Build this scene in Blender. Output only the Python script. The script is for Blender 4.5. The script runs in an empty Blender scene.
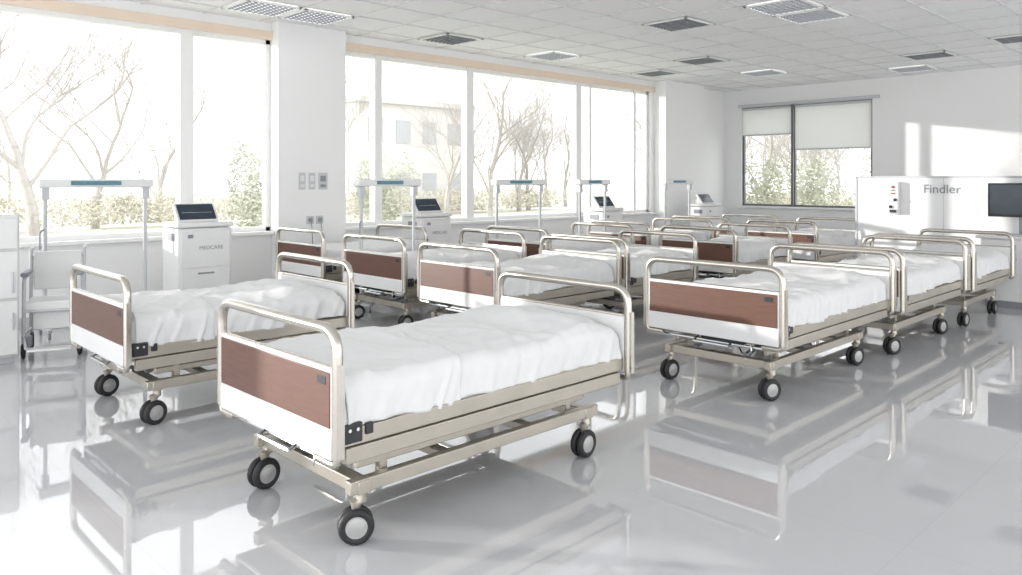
import bpy, bmesh, math, random
from mathutils import Vector, Matrix, noise
random.seed(4)
D=bpy.data
COL=bpy.context.scene.collection

# ------------------------------------------------------------ materials
def mat(name, col, rough=.5, metal=0., bump=0., bscale=40., var=0., ior=1.5, emis=None, estr=0., coat=0., stretch=None, sheen=0.):
    m=D.materials.new(name); m.use_nodes=True
    nt=m.node_tree; b=nt.nodes['Principled BSDF']
    b.inputs['Base Color'].default_value=(*col,1)
    b.inputs['Roughness'].default_value=rough
    b.inputs['Metallic'].default_value=metal
    b.inputs['IOR'].default_value=ior
    b.inputs['Coat Weight'].default_value=coat
    b.inputs['Sheen Weight'].default_value=sheen
    if emis:
        b.inputs['Emission Color'].default_value=(*emis,1); b.inputs['Emission Strength'].default_value=estr
    tc=nt.nodes.new('ShaderNodeTexCoord'); mp=nt.nodes.new('ShaderNodeMapping')
    nt.links.new(tc.outputs['Object'],mp.inputs['Vector'])
    if stretch: mp.inputs['Scale'].default_value=stretch
    n=nt.nodes.new('ShaderNodeTexNoise'); n.inputs['Scale'].default_value=bscale; n.inputs['Detail'].default_value=4
    nt.links.new(mp.outputs[0],n.inputs['Vector'])
    if var>0:
        r=nt.nodes.new('ShaderNodeValToRGB')
        r.color_ramp.elements[0].position=.3; r.color_ramp.elements[1].position=.7
        r.color_ramp.elements[0].color=(*[max(0,c*(1-var)) for c in col],1)
        r.color_ramp.elements[1].color=(*[min(1,c*(1+var)) for c in col],1)
        nt.links.new(n.outputs['Fac'],r.inputs['Fac']); nt.links.new(r.outputs[0],b.inputs['Base Color'])
    if bump>0:
        bp=nt.nodes.new('ShaderNodeBump'); bp.inputs['Strength'].default_value=bump; bp.inputs['Distance'].default_value=.01
        nt.links.new(n.outputs['Fac'],bp.inputs['Height']); nt.links.new(bp.outputs[0],b.inputs['Normal'])
    return m

M={}
M['wall']=mat('wall_paint',(.86,.86,.855),.7,bump=.05,bscale=120,var=.01)
M['ceil']=mat('ceiling_tile',(.87,.87,.87),.85,bump=.25,bscale=150,var=.03)
M['tbar']=mat('ceiling_grid_metal',(.70,.70,.70),.5,var=.02)
M['frame']=mat('window_frame_white',(.86,.86,.85),.4,var=.01)
M['dframe']=mat('window_frame_dark',(.14,.14,.15),.4,var=.05)
M['sun_beige']=mat('header_trim_sun_beige',(.80,.66,.54),.5,var=.03,bscale=5)  # warm cast of sunlight on the header, put into its base colour
M['champ']=mat('champagne_metal',(.57,.54,.49),.22,metal=.92,var=.03,bscale=8)
M['champp']=mat('champagne_paint',(.46,.425,.365),.28,metal=.6,var=.05,bscale=6)
M['brown']=mat('terracotta_laminate',(.135,.062,.042),.38,var=.10,bscale=14,stretch=(1,.6,6))
M['white']=mat('white_plastic',(.77,.77,.765),.35,var=.01)
M['sheet']=mat('white_sheet',(.71,.71,.71),.9,bump=.12,bscale=18,var=.015,sheen=.1)
M['mattress']=mat('mattress_grey',(.55,.57,.6),.7,bump=.1,var=.03)
M['black']=mat('black_plastic',(.025,.025,.028),.4,var=.1)
M['rubber']=mat('tyre_rubber',(.018,.018,.02),.55,bump=.1,var=.1)
M['hub']=mat('grey_hub',(.42,.42,.41),.35,metal=.3,var=.03)
M['grey']=mat('grey_plastic',(.26,.27,.29),.45,var=.03)
M['lgrey']=mat('light_grey_plastic',(.56,.57,.59),.45,var=.02)
M['chrome']=mat('chrome',(.75,.76,.78),.15,metal=1,var=.01)
M['screen']=mat('dark_screen',(.02,.03,.045),.12,var=.2,bscale=6,emis=(.1,.2,.3),estr=.03)
M['teal']=mat('teal_display',(.07,.20,.25),.25,var=.2,bscale=20,emis=(.1,.35,.42),estr=.04)
M['red']=mat('red_plastic',(.4,.03,.025),.35,var=.05)
M['bark']=mat('hazed_bark',(.42,.39,.36),.9,bump=.3,bscale=20,var=.1)  # bark colour lightened to imitate outdoor haze and overexposure
M['leaf']=mat('hazed_olive_leaf',(.44,.45,.36),.7,var=.15,bscale=2)  # olive leaf with haze and glare painted in as paleness
M['hedge']=mat('hazed_straw_hedge',(.54,.51,.41),.8,var=.12,bscale=1)  # tan hedge, paled in its colour to suggest bright haze
M['lawn']=mat('hazed_lawn',(.58,.58,.49),.95,var=.12,bscale=.6)  # grass colour washed out to stand in for glare and haze
M['bldg']=mat('hazed_building_render',(.70,.68,.66),.9,var=.03,bscale=1)  # wall colour kept pale so haze and overexposure are painted in
M['glassd']=mat('hazed_building_glass',(.46,.47,.49),.3,var=.1)  # distant panes lightened, haze mixed into the colour
M['lamp']=mat('troffer_diffuser',(.9,.9,.9),.5,var=.01,emis=(1,1,1),estr=1.2)

def floor_mat():
    m=mat('epoxy_floor',(.525,.53,.545),.03,var=.02,bscale=.8,ior=2.05)
    nt=m.node_tree; b=nt.nodes['Principled BSDF']
    tc=nt.nodes.new('ShaderNodeTexCoord')
    br=nt.nodes.new('ShaderNodeTexBrick'); br.offset=0
    br.inputs['Scale'].default_value=1; br.inputs['Brick Width'].default_value=1.2; br.inputs['Row Height'].default_value=1.2
    br.inputs['Mortar Size'].default_value=.003
    br.inputs['Color1'].default_value=(1,1,1,1); br.inputs['Color2'].default_value=(.99,.99,.99,1); br.inputs['Mortar'].default_value=(.94,.94,.94,1)
    nt.links.new(tc.outputs['Object'],br.inputs['Vector'])
    src=b.inputs['Base Color'].links[0].from_socket
    mx=nt.nodes.new('ShaderNodeMix'); mx.data_type='RGBA'; mx.blend_type='MULTIPLY'; mx.inputs[0].default_value=1
    nt.links.new(src,mx.inputs[6]); nt.links.new(br.outputs['Color'],mx.inputs[7]); nt.links.new(mx.outputs[2],b.inputs['Base Color'])
    n=nt.nodes.new('ShaderNodeTexNoise'); n.inputs['Scale'].default_value=1.3
    nt.links.new(tc.outputs['Object'],n.inputs['Vector'])
    bp=nt.nodes.new('ShaderNodeBump'); bp.inputs['Strength'].default_value=.025; bp.inputs['Distance'].default_value=.02
    nt.links.new(n.outputs['Fac'],bp.inputs['Height']); nt.links.new(bp.outputs[0],b.inputs['Normal'])
    return m
M['floor']=floor_mat()
def glass_mat():
    m=D.materials.new('window_glass'); m.use_nodes=True; nt=m.node_tree; nt.nodes.clear()
    o=nt.nodes.new('ShaderNodeOutputMaterial'); mx=nt.nodes.new('ShaderNodeMixShader'); mx.inputs[0].default_value=.04
    t=nt.nodes.new('ShaderNodeBsdfTransparent'); t.inputs[0].default_value=(.98,.985,.985,1)
    g=nt.nodes.new('ShaderNodeBsdfGlossy'); g.inputs['Roughness'].default_value=.02
    nt.links.new(t.outputs[0],mx.inputs[1]); nt.links.new(g.outputs[0],mx.inputs[2]); nt.links.new(mx.outputs[0],o.inputs[0])
    return m
M['glass']=glass_mat()
def blind_mat():
    m=D.materials.new('translucent_blind'); m.use_nodes=True; nt=m.node_tree; nt.nodes.clear()
    o=nt.nodes.new('ShaderNodeOutputMaterial'); mx=nt.nodes.new('ShaderNodeMixShader'); mx.inputs[0].default_value=.5
    a=nt.nodes.new('ShaderNodeBsdfDiffuse'); a.inputs[0].default_value=(.88,.88,.87,1)
    t=nt.nodes.new('ShaderNodeBsdfTranslucent'); t.inputs[0].default_value=(.85,.85,.84,1)
    nt.links.new(a.outputs[0],mx.inputs[1]); nt.links.new(t.outputs[0],mx.inputs[2]); nt.links.new(mx.outputs[0],o.inputs[0])
    return m
M['blind']=blind_mat()

# ------------------------------------------------------------ mesh helpers
def B(bm,x0,x1,y0,y1,z0,z1,mtx=None):
    vs=[bm.verts.new(p) for p in [(x0,y0,z0),(x1,y0,z0),(x1,y1,z0),(x0,y1,z0),(x0,y0,z1),(x1,y0,z1),(x1,y1,z1),(x0,y1,z1)]]
    if mtx:
        for v in vs: v.co=mtx@v.co
    for f in [(3,2,1,0),(4,5,6,7),(0,1,5,4),(1,2,6,5),(2,3,7,6),(3,0,4,7)]:
        bm.faces.new([vs[i] for i in f])
def T(bm,pts,r,seg=12,closed=False):
    pts=[Vector(p) for p in pts]; n=len(pts)
    rings=[]; up=None
    for i,p in enumerate(pts):
        if closed: t=(pts[(i+1)%n]-pts[i-1]).normalized()
        else: t=(pts[min(i+1,n-1)]-pts[max(i-1,0)]).normalized()
        if up is None:
            a=Vector((0,0,1)) if abs(t.z)<.9 else Vector((1,0,0))
            up=(a-t*a.dot(t)).normalized()
        else: up=(up-t*up.dot(t)).normalized()
        s=t.cross(up)
        rr=r[i] if isinstance(r,(list,tuple)) else r
        rings.append([bm.verts.new(p+(up*math.cos(2*math.pi*k/seg)+s*math.sin(2*math.pi*k/seg))*rr) for k in range(seg)])
    m=n if closed else n-1
    for i in range(m):
        a=rings[i]; b=rings[(i+1)%n]
        for k in range(seg):
            bm.faces.new([a[k],a[(k+1)%seg],b[(k+1)%seg],b[k]])
    if not closed:
        bm.faces.new(rings[0][::-1]); bm.faces.new(rings[-1])
def fillet(pts,rad,n=6,closed=False):
    pts=[Vector(p) for p in pts]; out=[]; N=len(pts)
    for i,p in enumerate(pts):
        if not closed and i in (0,N-1): out.append(p); continue
        a=pts[i-1]; b=pts[(i+1)%N]
        da=(a-p); db=(b-p); r=min(rad,da.length*.49,db.length*.49)
        p0=p+da.normalized()*r; p1=p+db.normalized()*r
        for k in range(n+1):
            t=k/n; out.append((1-t)**2*p0+2*t*(1-t)*p+t*t*p1)
    return out
def circle(c,r,axis,n=24):
    c=Vector(c); a=Vector(axis).normalized(); u=a.orthogonal().normalized(); v=a.cross(u)
    return [c+(u*math.cos(2*math.pi*k/n)+v*math.sin(2*math.pi*k/n))*r for k in range(n)]
def empty(name,loc=(0,0,0),rz=0):
    e=D.objects.new(name,None); e.location=loc; e.rotation_euler=(0,0,rz); e.empty_display_size=.2; COL.objects.link(e); return e
def O(name,bm,m,parent=None,bevel=0.,smooth=True,loc=None):
    bmesh.ops.recalc_face_normals(bm,faces=bm.faces)
    me=D.meshes.new(name); bm.to_mesh(me); bm.free()
    me.materials.append(M[m] if isinstance(m,str) else m)
    if smooth:
        for p in me.polygons: p.use_smooth=True
        me.set_sharp_from_angle(angle=math.radians(38))
    o=D.objects.new(name,me); COL.objects.link(o)
    if parent: o.parent=parent
    if loc: o.location=loc
    if bevel:
        md=o.modifiers.new('bevel','BEVEL'); md.width=bevel; md.segments=2; md.limit_method='ANGLE'; md.angle_limit=math.radians(50)
    return o
def NB(): return bmesh.new()
def text(name,s,size,mtx_loc,rot,m,parent):
    c=D.curves.new(name,'FONT'); c.body=s; c.size=size; c.extrude=.001; c.align_x='CENTER'
    c.materials.append(M[m]); o=D.objects.new(name,c); COL.objects.link(o); o.parent=parent
    o.location=mtx_loc; o.rotation_euler=rot; return o

# ------------------------------------------------------------ room shell
W=9.7; XB=16.7; H=3.72; X0=-3; Y0=-4
bm=NB(); B(bm,X0,XB+.2,Y0,W+.25,-.1,0); O('floor',bm,'floor',smooth=False)
bm=NB(); B(bm,X0,XB+.2,Y0,W+.25,H,H+.1); O('ceiling',bm,'ceil',smooth=False)
bm=NB()
x=X0+.3
while x<XB: B(bm,x-.011,x+.011,Y0,W,H-.010,H-.001); x+=.75
y=W-.45
while y>Y0: B(bm,X0,XB,y-.011,y+.011,H-.0105,H-.0015); y-=.75
O('trim_ceiling_grid',bm,'tbar',smooth=False)

bm=NB()
SZ=.9; HZ=3.5
B(bm,X0,XB+.2,W,W+.25,0,SZ); B(bm,X0,XB+.2,W,W+.25,HZ,H)
B(bm,X0,-1,W,W+.25,SZ,HZ); B(bm,5.0,6.05,W,W+.25,SZ,HZ); B(bm,13.7,XB+.2,W,W+.25,SZ,HZ)
O('wall_left',bm,'wall',smooth=False)
bm=NB(); B(bm,4.98,6.02,W-.18,W,0,H); O('column',bm,'wall',smooth=False)
bm=NB(); B(bm,13.8,15.3,W-.3,W,0,H); O('column',bm,'wall',smooth=False)
bm=NB()
BZ=.98
B(bm,XB,XB+.2,Y0,6.25,0,H); B(bm,XB,XB+.2,6.25,9.25,0,BZ); B(bm,XB,XB+.2,6.25,9.25,3.3,H); B(bm,XB,XB+.2,9.25,W,0,H)
O('wall_back',bm,'wall',smooth=False)

bm=NB(); B(bm,X0,4.98,W-.03,W,HZ-.02,HZ+.1); B(bm,6.02,13.8,W-.03,W,HZ-.02,HZ+.1); O('trim_1',bm,'sun_beige',smooth=False)
bm=NB(); B(bm,X0,4.98,W-.09,W+.05,SZ-.03,SZ+.015); B(bm,6.02,13.8,W-.09,W+.05,SZ-.03,SZ+.015); O('trim_2',bm,'frame',bevel=.006)
bm=NB(); B(bm,XB-.09,XB,6.2,9.3,BZ-.03,BZ+.015); O('trim_3',bm,'frame',bevel=.006)
bm=NB(); B(bm,X0,4.98,W-.015,W,0,.1); B(bm,6.02,13.8,W-.015,W,0,.1); O('baseboard_left',bm,'lgrey',smooth=False)
bm=NB(); B(bm,XB-.015,XB,Y0,9.3,0,.1); O('baseboard_back',bm,'lgrey',smooth=False)

def window(n,x0,x1,mulls,z0,z1,y):
    e=empty('window_%d'%n)
    bm=NB()
    B(bm,x0,x0+.07,y,y+.1,z0,z1); B(bm,x1-.07,x1,y,y+.1,z0,z1)
    B(bm,x0,x1,y,y+.1,z0,z0+.07); B(bm,x0,x1,y,y+.1,z1-.07,z1)
    for m_,w in mulls: B(bm,m_-w/2,m_+w/2,y-.02,y+.12,z0,z1)
    O('frame',bm,'frame',e,bevel=.006)
    bm=NB(); B(bm,x0+.03,x1-.03,y+.05,y+.055,z0+.03,z1-.03); O('pane',bm,'glass',e,smooth=False)
window(1,-1,5.0,[(1.0,.1),(3.87,.17)],SZ,HZ,W+.08)
window(2,6.05,13.7,[(6.75,.13),(8.6,.16),(11.4,.16),(11.75,.07),(13.2,.08)],SZ,HZ,W+.08)
e=empty('window_3')
bm=NB()
for a,b in ((6.25,6.3),(7.95,8.02),(9.2,9.25)): B(bm,XB+.05,XB+.12,a,b,BZ,3.3)
B(bm,XB+.05,XB+.12,6.25,9.25,BZ,BZ+.06); B(bm,XB+.05,XB+.12,6.25,9.25,3.24,3.3)
O('frame',bm,'dframe',e,bevel=.005)
bm=NB(); B(bm,XB+.08,XB+.085,6.25,9.25,BZ,3.3); O('pane',bm,'glass',e,smooth=False)
for a,b,zb in ((8.01,9.23,2.66),(6.27,7.93,2.3)):
    e=empty('roller_blind')
    bm=NB(); B(bm,XB+.01,XB+.015,a,b,zb,3.28); O('fabric',bm,'blind',e,smooth=False)
    bm=NB(); B(bm,XB-.005,XB+.03,a,b,zb-.03,zb); T(bm,[(XB+.015,a,3.26),(XB+.015,b,3.26)],.03); O('rail',bm,'lgrey',e)
e=empty('blind_pelmet')
bm=NB(); B(bm,XB-.07,XB,6.1,9.3,3.31,3.37); O('rail',bm,'lgrey',e)
bm=NB(); B(bm,XB-.05,XB-.002,7.95,8.0,BZ+.02,3.30); O('window_post',bm,'dframe')

# ceiling vents and troffers
def vent(x,y,s=.7,light=False):
    e=empty('ceiling_light' if light else 'air_vent',(x,y,H-.012))
    bm=NB(); t=.035
    B(bm,-s/2,s/2,-s/2,-s/2+t,-.02,.0); B(bm,-s/2,s/2,s/2-t,s/2,-.02,.0); B(bm,-s/2,-s/2+t,-s/2,s/2,-.02,.0); B(bm,s/2-t,s/2,-s/2,s/2,-.02,.0)
    O('rim',bm,'frame',e,bevel=.003)
    bm=NB(); B(bm,-s/2+t,s/2-t,-s/2+t,s/2-t,-.001,.008); O('back',bm,'lamp' if light else 'black',e,smooth=False)
    bm=NB(); n=9
    for i in range(1,n):
        q=-s/2+s*i/n
        B(bm,q-.008,q+.008,-s/2+t,s/2-t,-.016,-.002)
    for i in range(1,n if light else 4):
        q=-s/2+s*i/(n if light else 4); B(bm,-s/2+t,s/2-t,q-.006,q+.006,-.015,-.003)
    O('louvre',bm,'grey',e,smooth=False)
gx=lambda v: X0+.3+.75*(round((v-X0-.3-.375)/.75))+.375
gy=lambda v: W-.45-.75*(round((W-.45-v-.375)/.75))-.375
for x,y,l in [(8.56,6.11,0),(4.2,9.0,1),(7.5,8.9,0),(12.1,7.2,0),(14.2,4.75,0),(13.2,3.1,0),(9.88,4.12,1),(8.9,4.5,1),(14.,7.2,1),(15.8,4.9,1),(12.6,8.7,0),(9.76,8.7,1),(4.9,8.9,1),(1.9,4.1,1),(3.4,2.2,1),(6.4,3.,1),(2.2,7.2,0),(6.,.5,1)]:
    vent(gx(x),gy(y),.7,bool(l))

# ------------------------------------------------------------ beds
def sheet(e,L,Wd,seed,x0,x1,off,name,drop,taper_edges=True):
    w=Wd/2-.055+off; zt=.70+off; r=.06
    nx=90
    sec=[]
    zb=.70-drop
    for k in range(9): sec.append((-w,zb+(zt-r-zb)*k/9,1))
    for k in range(6):
        a=math.pi/2*k/6; sec.append((-w+r-r*math.cos(a),zt-r+r*math.sin(a),.6))
    ny=40
    for k in range(ny+1): sec.append((-w+r+(2*w-2*r)*k/ny,zt,0))
    for k in range(1,7):
        a=math.pi/2*(1-k/6); sec.append((w-r+r*math.cos(a),zt-r+r*math.sin(a),.6))
    for k in range(1,10): sec.append((w,zt-r-(zt-r-zb)*k/9,1))
    rows=[]
    caps=[(0,.555),(0,.60),(0.002,.65),(.01,.675),(.025,.692)]
    xs=[(x0+d,c+off) for d,c in caps]+[(x0+.04+(x1-x0-.08)*i/nx,9) for i in range(nx+1)]+[(x1-d,c+off) for d,c in caps[::-1]]
    if not taper_edges: xs=[(x0+(x1-x0)*i/nx,9) for i in range(nx+1)]
    bm=NB()
    S=Vector(((int(seed))*7.3,int(seed)*3.1,0))
    def ridge(x,y):
        v=0
        for k_,(ax,ay,sc_,am) in enumerate(((1.,.35,3.6,.012),(.8,-.6,4.2,.010),(.2,1.,3.0,.010),(1.,.9,7.,.004))):
            q=noise.noise(Vector((x*ax*sc_+y*ay*sc_,(y*ax-x*ay)*sc_*.3,k_*7.))+S)
            v+=am*(1-min(1,abs(q)*4))**1.3
        return v
    for x,cap in xs:
        row=[]
        for y,z,s in sec:
            zz=z; yy=y
            crown=.018*(1-(y/w)**2)
            t=(x-(L-.42))/.36
            pil=.040*math.exp(-((t-.35)/.55)**4)*(1-abs(y/w)**6) if abs(y)<w else 0
            n1=noise.noise(Vector((x*3,y*3,0))+S); n2=noise.noise(Vector((x*7,y*5,1))+S)
            if s==0: zz+=crown+pil+.009*n1+.004*n2+ridge(x,y)
            else:
                dep=max(0,(zt-z))/(zt-zb)
                sd=5 if y>0 else 9
                f=noise.noise(Vector((x*7+z*5,z*1.5,sd))+S)+.45*noise.noise(Vector((x*16-z*8,z*2,sd+2))+S)
                q=noise.noise(Vector((x*6-z*3,z,sd+30))+S)
                fold=(1-min(1,abs(q)*4.5))**1.5
                yy+=(1 if y>0 else -1)*(.026*f*dep+.020*fold*dep**.7+.012*dep)
                zz+=dep*(.035*noise.noise(Vector((x*2.3,3,y))+S))+crown+pil*.4*(1-dep)+ridge(x,y)*(1-dep)
            if cap<9: 
                zz=min(zz,cap+.02*(1-(y/w)**2)*(cap>.66)); 
                if s: yy*=(1-.02*(.70-cap)/.15)
            xx=x+(.0 if cap<9 else .006*noise.noise(Vector((x*4,y*4,8))+S))
            if not taper_edges: xx+= (.05*noise.noise(Vector((1,y*2.5+z*3,8))+S)+.16*y)*(max(0,x-x0)/(x1-x0))**2
            row.append(bm.verts.new((xx,yy,zz)))
        rows.append(row)
    for a,b in zip(rows,rows[1:]):
        for i in range(len(a)-1): bm.faces.new([a[i],a[i+1],b[i+1],b[i]])
    o=O(name,bm,'sheet',e)
    for p in o.data.polygons: p.use_smooth=True
    o.data.set_sharp_from_angle(angle=math.radians(80))
    md=o.modifiers.new('thick','SOLIDIFY'); md.thickness=.007; md.offset=1
    return o

def caster(bmr,bmh,bmf,x,y,ang,R=.08):
    c,s=math.cos(ang),math.sin(ang)
    ax=Vector((-s,c,0)); fw=Vector((c,s,0))
    ctr=Vector((x,y,R))-fw*.025
    for sg in (-1,1):
        cc=ctr+ax*.024*sg
        T(bmr,circle(cc,R-.019,ax,28),.019,10,closed=True)
        T(bmr,[cc-ax*.008,cc+ax*.008],R-.024,24)
        T(bmh,[cc-ax*.013,cc+ax*.013],R-.032,24)
        T(bmh,[cc+ax*.013*sg,cc+ax*.017*sg],[R*.5,R*.35],20)
    T(bmr,[ctr-ax*.02,ctr+ax*.02],R*.5,16)
    T(bmf,[ctr-ax*.005+Vector((0,0,R*.6)),ctr+Vector((0,0,R+.02)),Vector((x,y,R*2+.03)),Vector((x,y,.26))],[.012,.03,.028,.022],12)
    return

def bed(x0,x1,yc,Wd,wl=None,wr=None,seed=1,wx=None,cover=False):
    L=x1-x0
    e=empty('hospital_bed',(x0,yc,0))
    h=Wd/2
    wl=wl if wl else h-.12; wr=wr if wr else h-.12
    wx0,wx1=wx if wx else (.13,L-.38)
    bm=NB()
    for xx,top,bot in ((0,.965,.43),(L,.945,.44)):
        path=fillet([(xx,-h,bot),(xx,-h,top),(xx,h,top),(xx,h,bot)],.11,8)
        T(bm,path,.024,14)
        T(bm,[(xx,-h,top-.165),(xx,h,top-.165)],.011,10)
        for sg in (-1,1):
            B(bm,xx-.014,xx+.014,*((-h-.034,-h) if sg<0 else (h,h+.034)),bot,top-.14)
        T(bm,fillet([(xx,-h,bot+.03),(xx,-h,bot-.035),(xx,-h+.15,bot-.035)],.05,5),.018,12)
        T(bm,fillet([(xx,h,bot+.03),(xx,h,bot-.035),(xx,h-.15,bot-.035)],.05,5),.018,12)
    O('end_hoops',bm,'champ',e)
    bm=NB(); B(bm,-.016,.016,-h+.02,h-.02,.415,.805); B(bm,L-.016,L+.016,-h+.02,h-.02,.44,.775)
    B(bm,-.021,.0,-h+.02,h-.02,.415,.535)
    O('end_panels',bm,'white',e,bevel=.006)
    bm=NB(); B(bm,-.020,.005,-h+.03,h-.03,.548,.785); O('laminate_panel',bm,'brown',e,bevel=.003)
    bm=NB(); B(bm,-.022,.0,-h+.06,-h+.13,.73,.765); O('label_plate',bm,'black',e,bevel=.002)
    bm=NB()
    for sg in (-1,1):
        y=sg*(h-.035)
        B(bm,.02,L-.02,y-.014,y+.014,.455,.53)
        B(bm,.06,L-.04,y-sg*.012-.02,y-sg*.012+.02,.375,.445)
    for xx in (.06,L*.35,L*.65,L-.08): B(bm,xx-.02,xx+.02,-h+.04,h-.04,.46,.50)
    B(bm,.02,L-.02,-h+.04,h-.04,.525,.535)
    bl,brr=-wl+.0,wr
    B(bm,wx0-.07,wx1+.08,bl-.024,bl+.024,.225,.285)
    B(bm,wx0-.07,wx1+.08,brr-.024,brr+.024,.225,.285)
    for xx in (wx0,wx1): B(bm,xx-.035,xx+.035,bl-.03,brr+.03,.22,.28)
    for xx in (L*.33,L*.62): B(bm,xx-.03,xx+.03,bl,brr,.24,.28)
    for sg,yy in ((-1,bl),(1,brr)):
        B(bm,wx0+.0,wx1+.02,yy-sg*.05-.018,yy-sg*.05+.018,.315,.355)
        for xx in (wx0+.14,wx1-.12): B(bm,xx-.022,xx+.022,yy-sg*.05-.02,yy-sg*.05+.02,.27,.40)
    O('steel_frame',bm,'champp',e,bevel=.005)
    bm=NB()
    for xx in (L*.30,L*.68):
        B(bm,xx-.07,xx+.07,-.09,.09,.275,.46)
    for sg in (-1,1):
        T(bm,[(wx0+.02,sg*.22,.28),(L*.42,sg*.22,.46)],.02,10)
        T(bm,[(L*.45,sg*.22,.46),(wx1-.02,sg*.22,.28)],.02,10)
        T(bm,[(wx0+.02,sg*.22,.46),(wx0+.30,sg*.22,.28)],.014,10)
    T(bm,[(L*.36,0,.36),(L*.62,0,.38)],.03,12)
    O('lift_mechanism',bm,'grey',e,bevel=.005)
    bm=NB()
    B(bm,.035,.13,-h+.005,-h+.045,.47,.555); B(bm,.035,.13,h-.045,h-.005,.47,.555)
    B(bm,.03,.12,-.25,.1,.38,.45); B(bm,.15,.19,-h+.01,-h+.045,.49,.54)
    O('control_box',bm,'black',e,bevel=.006)
    bm=NB()
    T(bm,[(.06,-h+.006,.53),(.06,-h-.004,.53)],.008,10); T(bm,[(.10,-h+.006,.53),(.10,-h-.004,.53)],.008,10)
    T(bm,fillet([(.05,-.3,.42),(.02,-.33,.33),(.10,-.2,.30),(.2,-.1,.40)],.05,4),.006,8)
    T(bm,[(.05,-h+.1,.37),(.05,h-.1,.37)],.011,8)
    T(bm,[(-.0,-.15,.36),(-.0,.15,.36)],.012,8); T(bm,[(0,-.15,.36),(.08,-.15,.40)],.009,8); T(bm,[(0,.15,.36),(.08,.15,.40)],.009,8)
    O('fittings',bm,'chrome',e)
    r_,h_,f_=NB(),NB(),NB()
    rnd=random.Random(seed)
    for xx,yy in ((wx0,bl),(wx0,brr),(wx1,bl),(wx1,brr)):
        caster(r_,h_,f_,xx,yy,rnd.uniform(-.6,.25))
    O('caster_tyres',r_,'rubber',e); O('caster_hubs',h_,'hub',e); O('caster_forks',f_,'champp',e)
    bm=NB(); B(bm,.05,L-.05,-h+.075,h-.075,.536,.685); O('mattress',bm,'mattress',e,bevel=.03)
    sheet(e,L,Wd,seed,.035,L-.035,0,'bed_sheet',.16)
    if cover: sheet(e,L,Wd,seed,.06,L*.40,.012,'blanket',.175,taper_edges=False)
    return e

bed(1.75,3.76,3.39,1.12,.49,.38,1,(.165,1.70),True)
bed(1.68,3.32,5.76,1.16,.50,.44,2,(.21,1.30),True)
bed(5.18,7.28,3.125,1.15,.44,.42,3,(.11,1.65),True)
bed(7.36,9.22,3.02,1.06,None,None,4,None,True)
bed(9.32,10.95,2.97,1.05,None,None,5,None,True)
bed(4.76,6.53,5.6,1.12,None,None,6,None,True)
bed(6.62,7.95,5.56,1.12,None,None,7,(.13,1.0),True)
bed(8.86,10.35,5.55,1.12,None,None,8,None,True)
bed(11.2,12.95,5.55,1.12,None,None,9,None,True)
bed(4.87,6.65,7.15,1.16,None,None,10,None,True)
bed(7.1,8.85,7.15,1.12,None,None,11,None,True)
bed(9.25,10.95,7.15,1.12,None,None,12,None,True)
bed(11.5,13.2,7.15,1.12,None,None,13,None,True)
bed(4.93,6.5,8.86,1.14,None,None,14,(.13,1.2),True)

# ------------------------------------------------------------ medical cabinets with tablet
def cabinet(x,y,w=.6,d=.46,h=1.13,name='medical_cabinet'):
    e=empty(name,(x,y,0))
    bm=NB(); B(bm,0,w,0,d,.10,h-.06); O('body',bm,'white',e,bevel=.02)
    bm=NB(); B(bm,-.012,w+.012,-.015,d+.01,h-.055,h); O('top',bm,'white',e,bevel=.015)
    bm=NB(); B(bm,.03,w-.03,-.012,.005,.18,.62); B(bm,.03,w-.03,-.012,.005,.635,h-.09); O('front_doors',bm,'white',e,bevel=.006)
    bm=NB()
    for z in (.56,): B(bm,w*.35,w*.65,-.025,-.01,z,z+.018)
    B(bm,-.006,-.001,.1,.3,h-.2,h-.12)
    B(bm,.10,.16,-.015,-.01,h-.17,h-.13)
    O('handles',bm,'grey',e,bevel=.003)
    bm=NB()
    R=Matrix.Translation((w*.45,d*.42,h+.10))@Matrix.Rotation(math.radians(-38),4,'X')
    B(bm,-.23,.23,-.02,.03,-.13,.13,R)
    B(bm,w*.15,w*.75,d*.35,d*.75,h-.005,h+.11)
    O('console_housing',bm,'white',e,bevel=.012)
    bm=NB(); B(bm,-.205,.205,-.026,-.018,-.105,.105,R); O('touchscreen',bm,'screen',e,bevel=.004)
    bm=NB()
    B(bm,.02,w-.02,.02,d-.02,.08,.11)
    for xx in (.07,w-.07):
        for yy in (.07,d-.07):
            T(bm,circle((xx,yy,.04),.026,(0,1,0),16),.014,8,closed=True); T(bm,[(xx,yy-.012,.04),(xx,yy+.012,.04)],.02,12); B(bm,xx-.012,xx+.012,yy-.022,yy+.022,.05,.1)
    O('castors',bm,'grey',e)
    text('lettering','MEDCARE',.06,(w*.6,-.014,h-.3),(math.pi/2,0,0),'grey',e)
cabinet(3.275,8.5); cabinet(6.66,8.6,.55); cabinet(10.7,8.6,.57,.46,1.1); cabinet(14.1,8.6,.58,.46,1.1)
e=empty('medical_refrigerator',(1.08,7.85,0))
bm=NB(); B(bm,0,.58,0,.6,.05,1.30); O('body',bm,'white',e,bevel=.02)
bm=NB(); B(bm,.02,.56,-.03,.0,.08,.55); B(bm,.02,.56,-.03,.0,.57,.98); B(bm,.02,.56,-.03,0,1.0,1.27); O('doors',bm,'white',e,bevel=.008)
bm=NB(); B(bm,.51,.525,-.05,-.03,.3,.45); B(bm,.51,.525,-.05,-.03,.62,.8); B(bm,.1,.4,-.033,-.02,1.1,1.2); B(bm,.04,.54,.04,.56,0,.06); O('handles',bm,'lgrey',e,bevel=.004)

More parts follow.
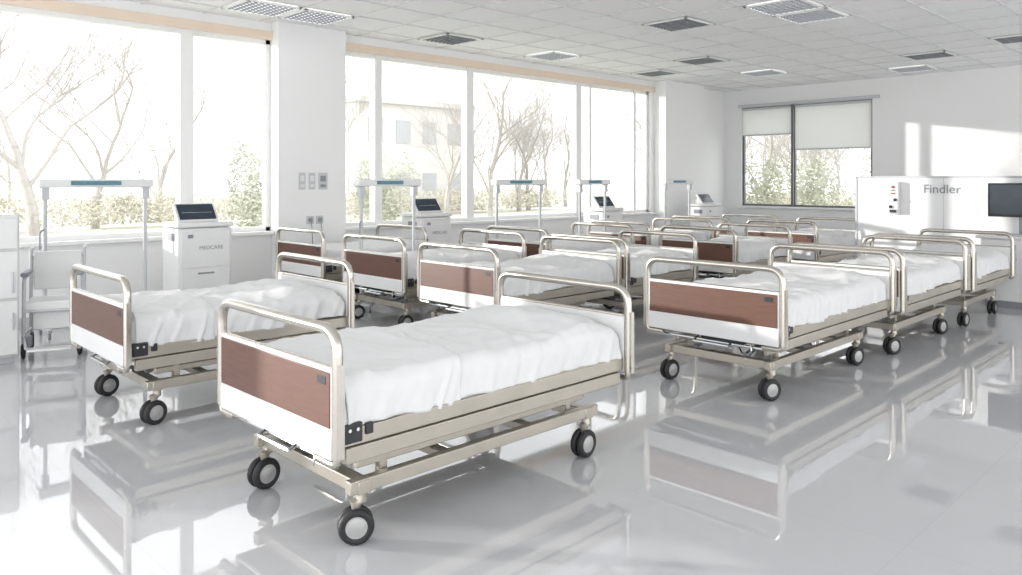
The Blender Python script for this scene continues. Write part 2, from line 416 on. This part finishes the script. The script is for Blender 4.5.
# ------------------------------------------------------------ gantry stands
def stand(x0,x1,y,h=1.58):
    e=empty('patient_lift_stand',((x0+x1)/2,y,0)); w=(x1-x0)/2
    bm=NB()
    for sg in (-1,1):
        T(bm,[(sg*w,0,.05),(sg*w,0,h-.06)],.021,12)
        B(bm,sg*w-.02,sg*w+.02,-.2,.2,.07,.10)
        B(bm,sg*w-.035,sg*w+.035,-.035,.035,h-.18,h-.05)
    T(bm,[(-w,.0,.09),(w,0,.09)],.018,10)
    O('posts',bm,'lgrey',e,bevel=.003)
    bm=NB(); B(bm,-w-.07,w+.07,-.07,.07,h-.06,h+.03); O('header_box',bm,'white',e,bevel=.015)
    bm=NB(); B(bm,-w*.55,w*.45,-.078,-.068,h-.035,h+.01); O('display_strip',bm,'teal',e,bevel=.003)
    bm=NB()
    for sg in (-1,1):
        for yy in (-.17,.17):
            T(bm,circle((sg*w,yy,.035),.023,(1,0,0),14),.012,8,closed=True); T(bm,[(sg*w-.01,yy,.035),(sg*w+.01,yy,.035)],.018,10)
    T(bm,fillet([(-w,0,1.1),(-w-.06,-.06,1.08),(-w-.06,-.06,.9)],.03,3),.008,8)
    O('castors',bm,'grey',e)
stand(2.1,3.07,8.9); stand(5.3,6.1,8.03); stand(8.12,9.08,8.6); stand(9.6,10.25,8.2); stand(12.6,13.45,8.6)

# ------------------------------------------------------------ wheeled shower chair at left
e=empty('wheeled_commode_chair',(2.0,8.12,0),math.radians(-20))
bm=NB()
for sg in (-1,1):
    T(bm,fillet([(sg*.22,.25,.95),(sg*.22,.2,.5),(sg*.22,.22,.1)],.08,5),.016,10)
    T(bm,fillet([(sg*.22,.2,.72),(sg*.22,-.2,.72),(sg*.22,-.24,.10)],.07,5),.016,10)
    T(bm,[(sg*.22,.22,.2),(sg*.22,-.24,.2)],.014,10)
    T(bm,fillet([(sg*.22,.25,.93),(sg*.22,.36,.95),(sg*.22,.42,.95)],.04,3),.015,10)
T(bm,[(-.22,.24,.88),(.22,.24,.88)],.014); T(bm,[(-.22,.21,.2),(.22,.21,.2)],.012); T(bm,[(-.22,-.235,.42),(.22,-.235,.42)],.012)
T(bm,[(-.22,-.23,.2),(-.18,-.40,.12)],.012); T(bm,[(.22,-.23,.2),(.18,-.40,.12)],.012)
O('tube_frame',bm,'lgrey',e)
bm=NB(); B(bm,-.215,.215,-.22,.2,.41,.50); B(bm,-.2,.2,.205,.25,.56,.92); B(bm,-.17,.17,-.44,-.30,.09,.11); B(bm,-.16,.16,-.16,.14,.24,.405); O('seat_and_back',bm,'white',e,bevel=.02)
bm=NB()
for sg in (-1,1): B(bm,sg*.22-.03,sg*.22+.03,-.2,.14,.725,.765)
B(bm,-.23,-.16,-.25,-.15,.10,.20); B(bm,.16,.23,-.25,-.15,.10,.20)
O('armrests',bm,'grey',e,bevel=.012)
bm=NB()
for sg in (-1,1):
    for yy,R in ((.24,.085),(-.25,.07)):
        T(bm,circle((sg*.22,yy,R),R-.018,(1,.2,0),20),.018,8,closed=True); T(bm,[(sg*.22-.012,yy,R),(sg*.22+.012,yy,R)],R*.6,14)
O('wheels',bm,'rubber',e)

# ------------------------------------------------------------ partition, sign, monitor
e=empty('partition_screen',(11.6,0,0))
bm=NB(); B(bm,0,.12,-2.5,4.56,0,1.63); O('panel',bm,'wall',e,bevel=.006)
bm=NB(); B(bm,-.01,.13,-2.5,4.57,1.63,1.655); B(bm,-.01,.13,4.55,4.585,0,1.655); O('edge_trim',bm,'lgrey',e,bevel=.004)
bm=NB()
for y in (1.0,2.2,3.4): B(bm,-.002,.0,y-.003,y+.003,0,1.63)
O('joints',bm,'lgrey',e,smooth=False)
text('lettering','Findler',.17,(-.008,3.42,1.42),(math.pi/2,0,-math.pi/2),'grey',e)
e=empty('wall_dispenser',(11.58,4.02,0))
bm=NB(); B(bm,-.08,0,-.07,.07,1.12,1.58); O('housing',bm,'white',e,bevel=.012)
bm=NB(); T(bm,[(-.08,0,1.50),(-.095,0,1.50)],.018,16); B(bm,-.09,-.07,-.03,.03,1.40,1.415); O('button',bm,'red',e)
bm=NB(); T(bm,[(-.08,-.03,1.32),(-.10,-.03,1.32)],.022,14); T(bm,[(-.08,.03,1.22),(-.10,.03,1.22)],.022,14); B(bm,-.10,-.08,-.04,.04,1.14,1.18); B(bm,-.085,-.07,-.03,.03,1.45,1.46); O('knobs',bm,'black',e)
e=empty('computer_workstation',(11.28,2.45,0))
bm=NB(); B(bm,-.10,.28,-.55,.40,.08,.86); B(bm,-.14,.30,-.6,.45,.86,.90); O('cabinet',bm,'white',e,bevel=.012)
bm=NB(); B(bm,-.08,.25,-.5,.35,0,.09); T(bm,[(.12,-.0,.9),(.12,-.0,1.3)],.025,12); B(bm,.0,.2,-.14,.14,.90,.915); B(bm,-.11,-.10,-.08,-.07,.1,.84); B(bm,-.12,-.10,.0,.12,.6,.62); O('stand',bm,'grey',e,bevel=.004)
bm=NB(); B(bm,.07,.115,-.36,.36,1.13,1.56); O('monitor_housing',bm,'black',e,bevel=.01)
bm=NB(); B(bm,.064,.07,-.335,.335,1.16,1.54); O('monitor_screen',bm,'screen',e,bevel=.002)
bm=NB(); B(bm,-.12,-.0,-.22,.22,.902,.92); O('keyboard',bm,'lgrey',e,bevel=.004)

for i,(x,w) in enumerate(((5.33,.10),(5.48,.10),(5.65,.14))):
    e=empty('wall_switch_plate',(x,W-.18,1.60)); bm=NB(); B(bm,-w/2,w/2,-.012,0,-.13,.10); O('plate',bm,'lgrey',e,bevel=.004)
    bm=NB(); B(bm,-w*.3,w*.3,-.018,-.01,-.02,.06); B(bm,-w*.3,w*.3,-.016,-.01,-.10,-.06); O('rocker',bm,'white' if i<2 else 'grey',e,bevel=.003)
for x in (5.45,5.6):
    e=empty('power_socket',(x,W-.18,1.05)); bm=NB(); B(bm,-.055,.055,-.012,0,-.055,.055); O('plate',bm,'lgrey',e,bevel=.004)
    bm=NB(); T(bm,[(0,-.012,0),(0,-.03,0)],.03,14); T(bm,fillet([(0,-.03,0),(0,-.06,-.1),(.03,-.03,-.4),(.0,-.02,-.9)],.05,4),.006,8); O('plug_and_cable',bm,'grey',e)

# ------------------------------------------------------------ outside
bm=NB(); B(bm,-60,XB+.2,W+.26,120,-.6,-.3); B(bm,XB+.21,120,-60,120,-.6,-.3); O('lawn',bm,'lawn',smooth=False)
def tree_curve(seed,h,depth=6):
    rnd=random.Random(seed)
    c=D.curves.new('bare_tree','CURVE'); c.dimensions='3D'; c.bevel_depth=1; c.bevel_resolution=0; c.resolution_u=1; c.use_fill_caps=False
    def br(p,d,l,r,dep):
        n=5; pts=[p.copy()]; dirs=[d.copy()]
        for i in range(n):
            d=(d+Vector((rnd.uniform(-1,1),rnd.uniform(-1,1),rnd.uniform(-.5,.8)))*.13).normalized()
            p=p+d*l/n; pts.append(p.copy()); dirs.append(d.copy())
        s=c.splines.new('POLY'); s.points.add(n)
        for i,q in enumerate(pts):
            s.points[i].co=(*q,1); s.points[i].radius=r*(1-.45*i/n)
        if dep==0: return
        kids=3 if dep>1 else 4
        for k in range(kids+1):
            i=rnd.randint(2,n) if k>0 else n
            dd=dirs[i]; a=Vector((rnd.uniform(-1,1),rnd.uniform(-1,1),rnd.uniform(-.3,.6))).normalized()
            spread=.35 if k==0 else .85
            nd=(dd+a*spread).normalized()
            br(pts[i],nd,l*rnd.uniform(.62,.82),r*(.60 if k==0 else .42)*(1-.3*(n-i)/n),dep-1)
    br(Vector((0,0,0)),Vector((0,0,1)),h*.28,h*.018,depth)
    c.materials.append(M['bark']); return c
tcs=[tree_curve(3,8,6),tree_curve(8,8,6),tree_curve(21,8,6)]
def tree(x,y,k,s,rz):
    o=D.objects.new('bare_tree',tcs[k]); COL.objects.link(o); o.location=(x,y,-.3); o.scale=(s,s,s); o.rotation_euler=(0,0,rz)
for a in [(5.2,23,0,1.25,0),(17.9,19.2,1,.98,1),(13,36,2,1.1,2),(9.5,33,0,1.2,3),(19,31,1,1.1,.5),(24,29,0,1.0,4),(33,33,2,1.1,1),(3,38,1,1.2,2),(27.9,14.5,2,1.0,0),(33,15,0,1.1,1),(31,19,1,1.1,3),(38,25,0,1.2,2),(14.3,25.5,2,.8,5)]: tree(*a)
rt=random.Random(12)
for i in range(22):
    th=math.radians(rt.uniform(22,80)); d=rt.uniform(48,66)
    tree(d*math.cos(th),d*math.sin(th),i%3,rt.uniform(.8,1.2),rt.uniform(0,6))
def bush_mesh(seed,n,rx,ry,rz,m,ls):
    rnd=random.Random(seed); bm=NB()
    blobs=[(Vector((rnd.uniform(-1,1)*rx*.6,rnd.uniform(-1,1)*ry*.6,rz*rnd.uniform(.3,.75))),rnd.uniform(.35,.6)) for _ in range(12)]
    for i in range(n):
        c,q=rnd.choice(blobs)
        d=Vector((rnd.gauss(0,1),rnd.gauss(0,1),rnd.gauss(0,1))).normalized()*rnd.uniform(.6,1)
        p=c+Vector((d.x*rx*q,d.y*ry*q,d.z*rz*q)); 
        if p.z<.15: p.z=.15+abs(p.z)*.3
        u=Vector((rnd.gauss(0,1),rnd.gauss(0,1),rnd.gauss(0,1))).normalized(); v=u.orthogonal().normalized()
        s=ls*rnd.uniform(.6,1.3)
        bm.faces.new([bm.verts.new(p+u*s),bm.verts.new(p+v*s*.5),bm.verts.new(p-u*s),bm.verts.new(p-v*s*.5)])
    me=D.meshes.new('bush'); bm.to_mesh(me); bm.free(); me.materials.append(M[m]); return me
bm1=bush_mesh(1,2600,1.3,1.3,3.0,'leaf',.08); bm2=bush_mesh(2,3600,3.6,1.5,1.4,'hedge',.08)
def bush(x,y,me,s,rz=0,name='shrub'):
    o=D.objects.new(name,me); COL.objects.link(o); o.location=(x,y,-.29); o.scale=(s,s,s); o.rotation_euler=(0,0,rz)
for i,(x,y,s) in enumerate([(10.4,20.5,.95),(13.4,19.2,.8),(23,12.2,.8),(27,9.3,1.0),(28,12.6,.9)]):
    bush(x,y,bm1,s,i*1.1)
x=-2; i=0
while x<38:
    bush(x,33+1.2*math.sin(x),bm2,1.0,.1*math.sin(i*2),'hedge'); x+=6; i+=1
for i in range(5): bush(34+i*1.0,20-i*4.4,bm2,.9,1.3,'hedge')
e=empty('apartment_building',(27.6,39,-.29))
bm=NB(); B(bm,-4,4,-3,4,0,6.2); B(bm,-4.3,4.3,-3.3,4.3,6.2,6.5); O('walls',bm,'bldg',e,smooth=False)
bm=NB()
for i in range(4):
    for z in (1.,4.0): B(bm,-3.4+i*1.9,-2.4+i*1.9,-3.05,-2.98,z,z+1.3)
for i in range(3):
    for z in (1.,4.0): B(bm,-4.05,-3.98,-2+i*2,-1+i*2,z,z+1.3)
O('glazing',bm,'glassd',e,smooth=False)

# ------------------------------------------------------------ light
w=D.worlds.new('world'); bpy.context.scene.world=w; w.use_nodes=True
bg=w.node_tree.nodes['Background']; bg.inputs[0].default_value=(.975,.985,1,1); bg.inputs[1].default_value=1.8
s=D.lights.new('sun','SUN'); s.energy=3.2; s.angle=math.radians(.7); s.color=(1,.965,.92)
so=D.objects.new('sun',s); COL.objects.link(so); so.location=(0,20,12)
so.rotation_euler=Vector((.76,-1,-.155)).to_track_quat('-Z','Y').to_euler()

# ------------------------------------------------------------ camera
cd=D.cameras.new('camera'); co=D.objects.new('camera',cd); COL.objects.link(co)
co.location=(0,0,1.6); co.rotation_euler=(math.pi/2,0,math.radians(-44.4))
cd.sensor_width=36; cd.lens=27.19; cd.shift_y=-.1052; cd.clip_end=400
sc=bpy.context.scene; sc.camera=co
sc.view_settings.view_transform='Standard'; sc.view_settings.look='None'; sc.view_settings.exposure=0.5
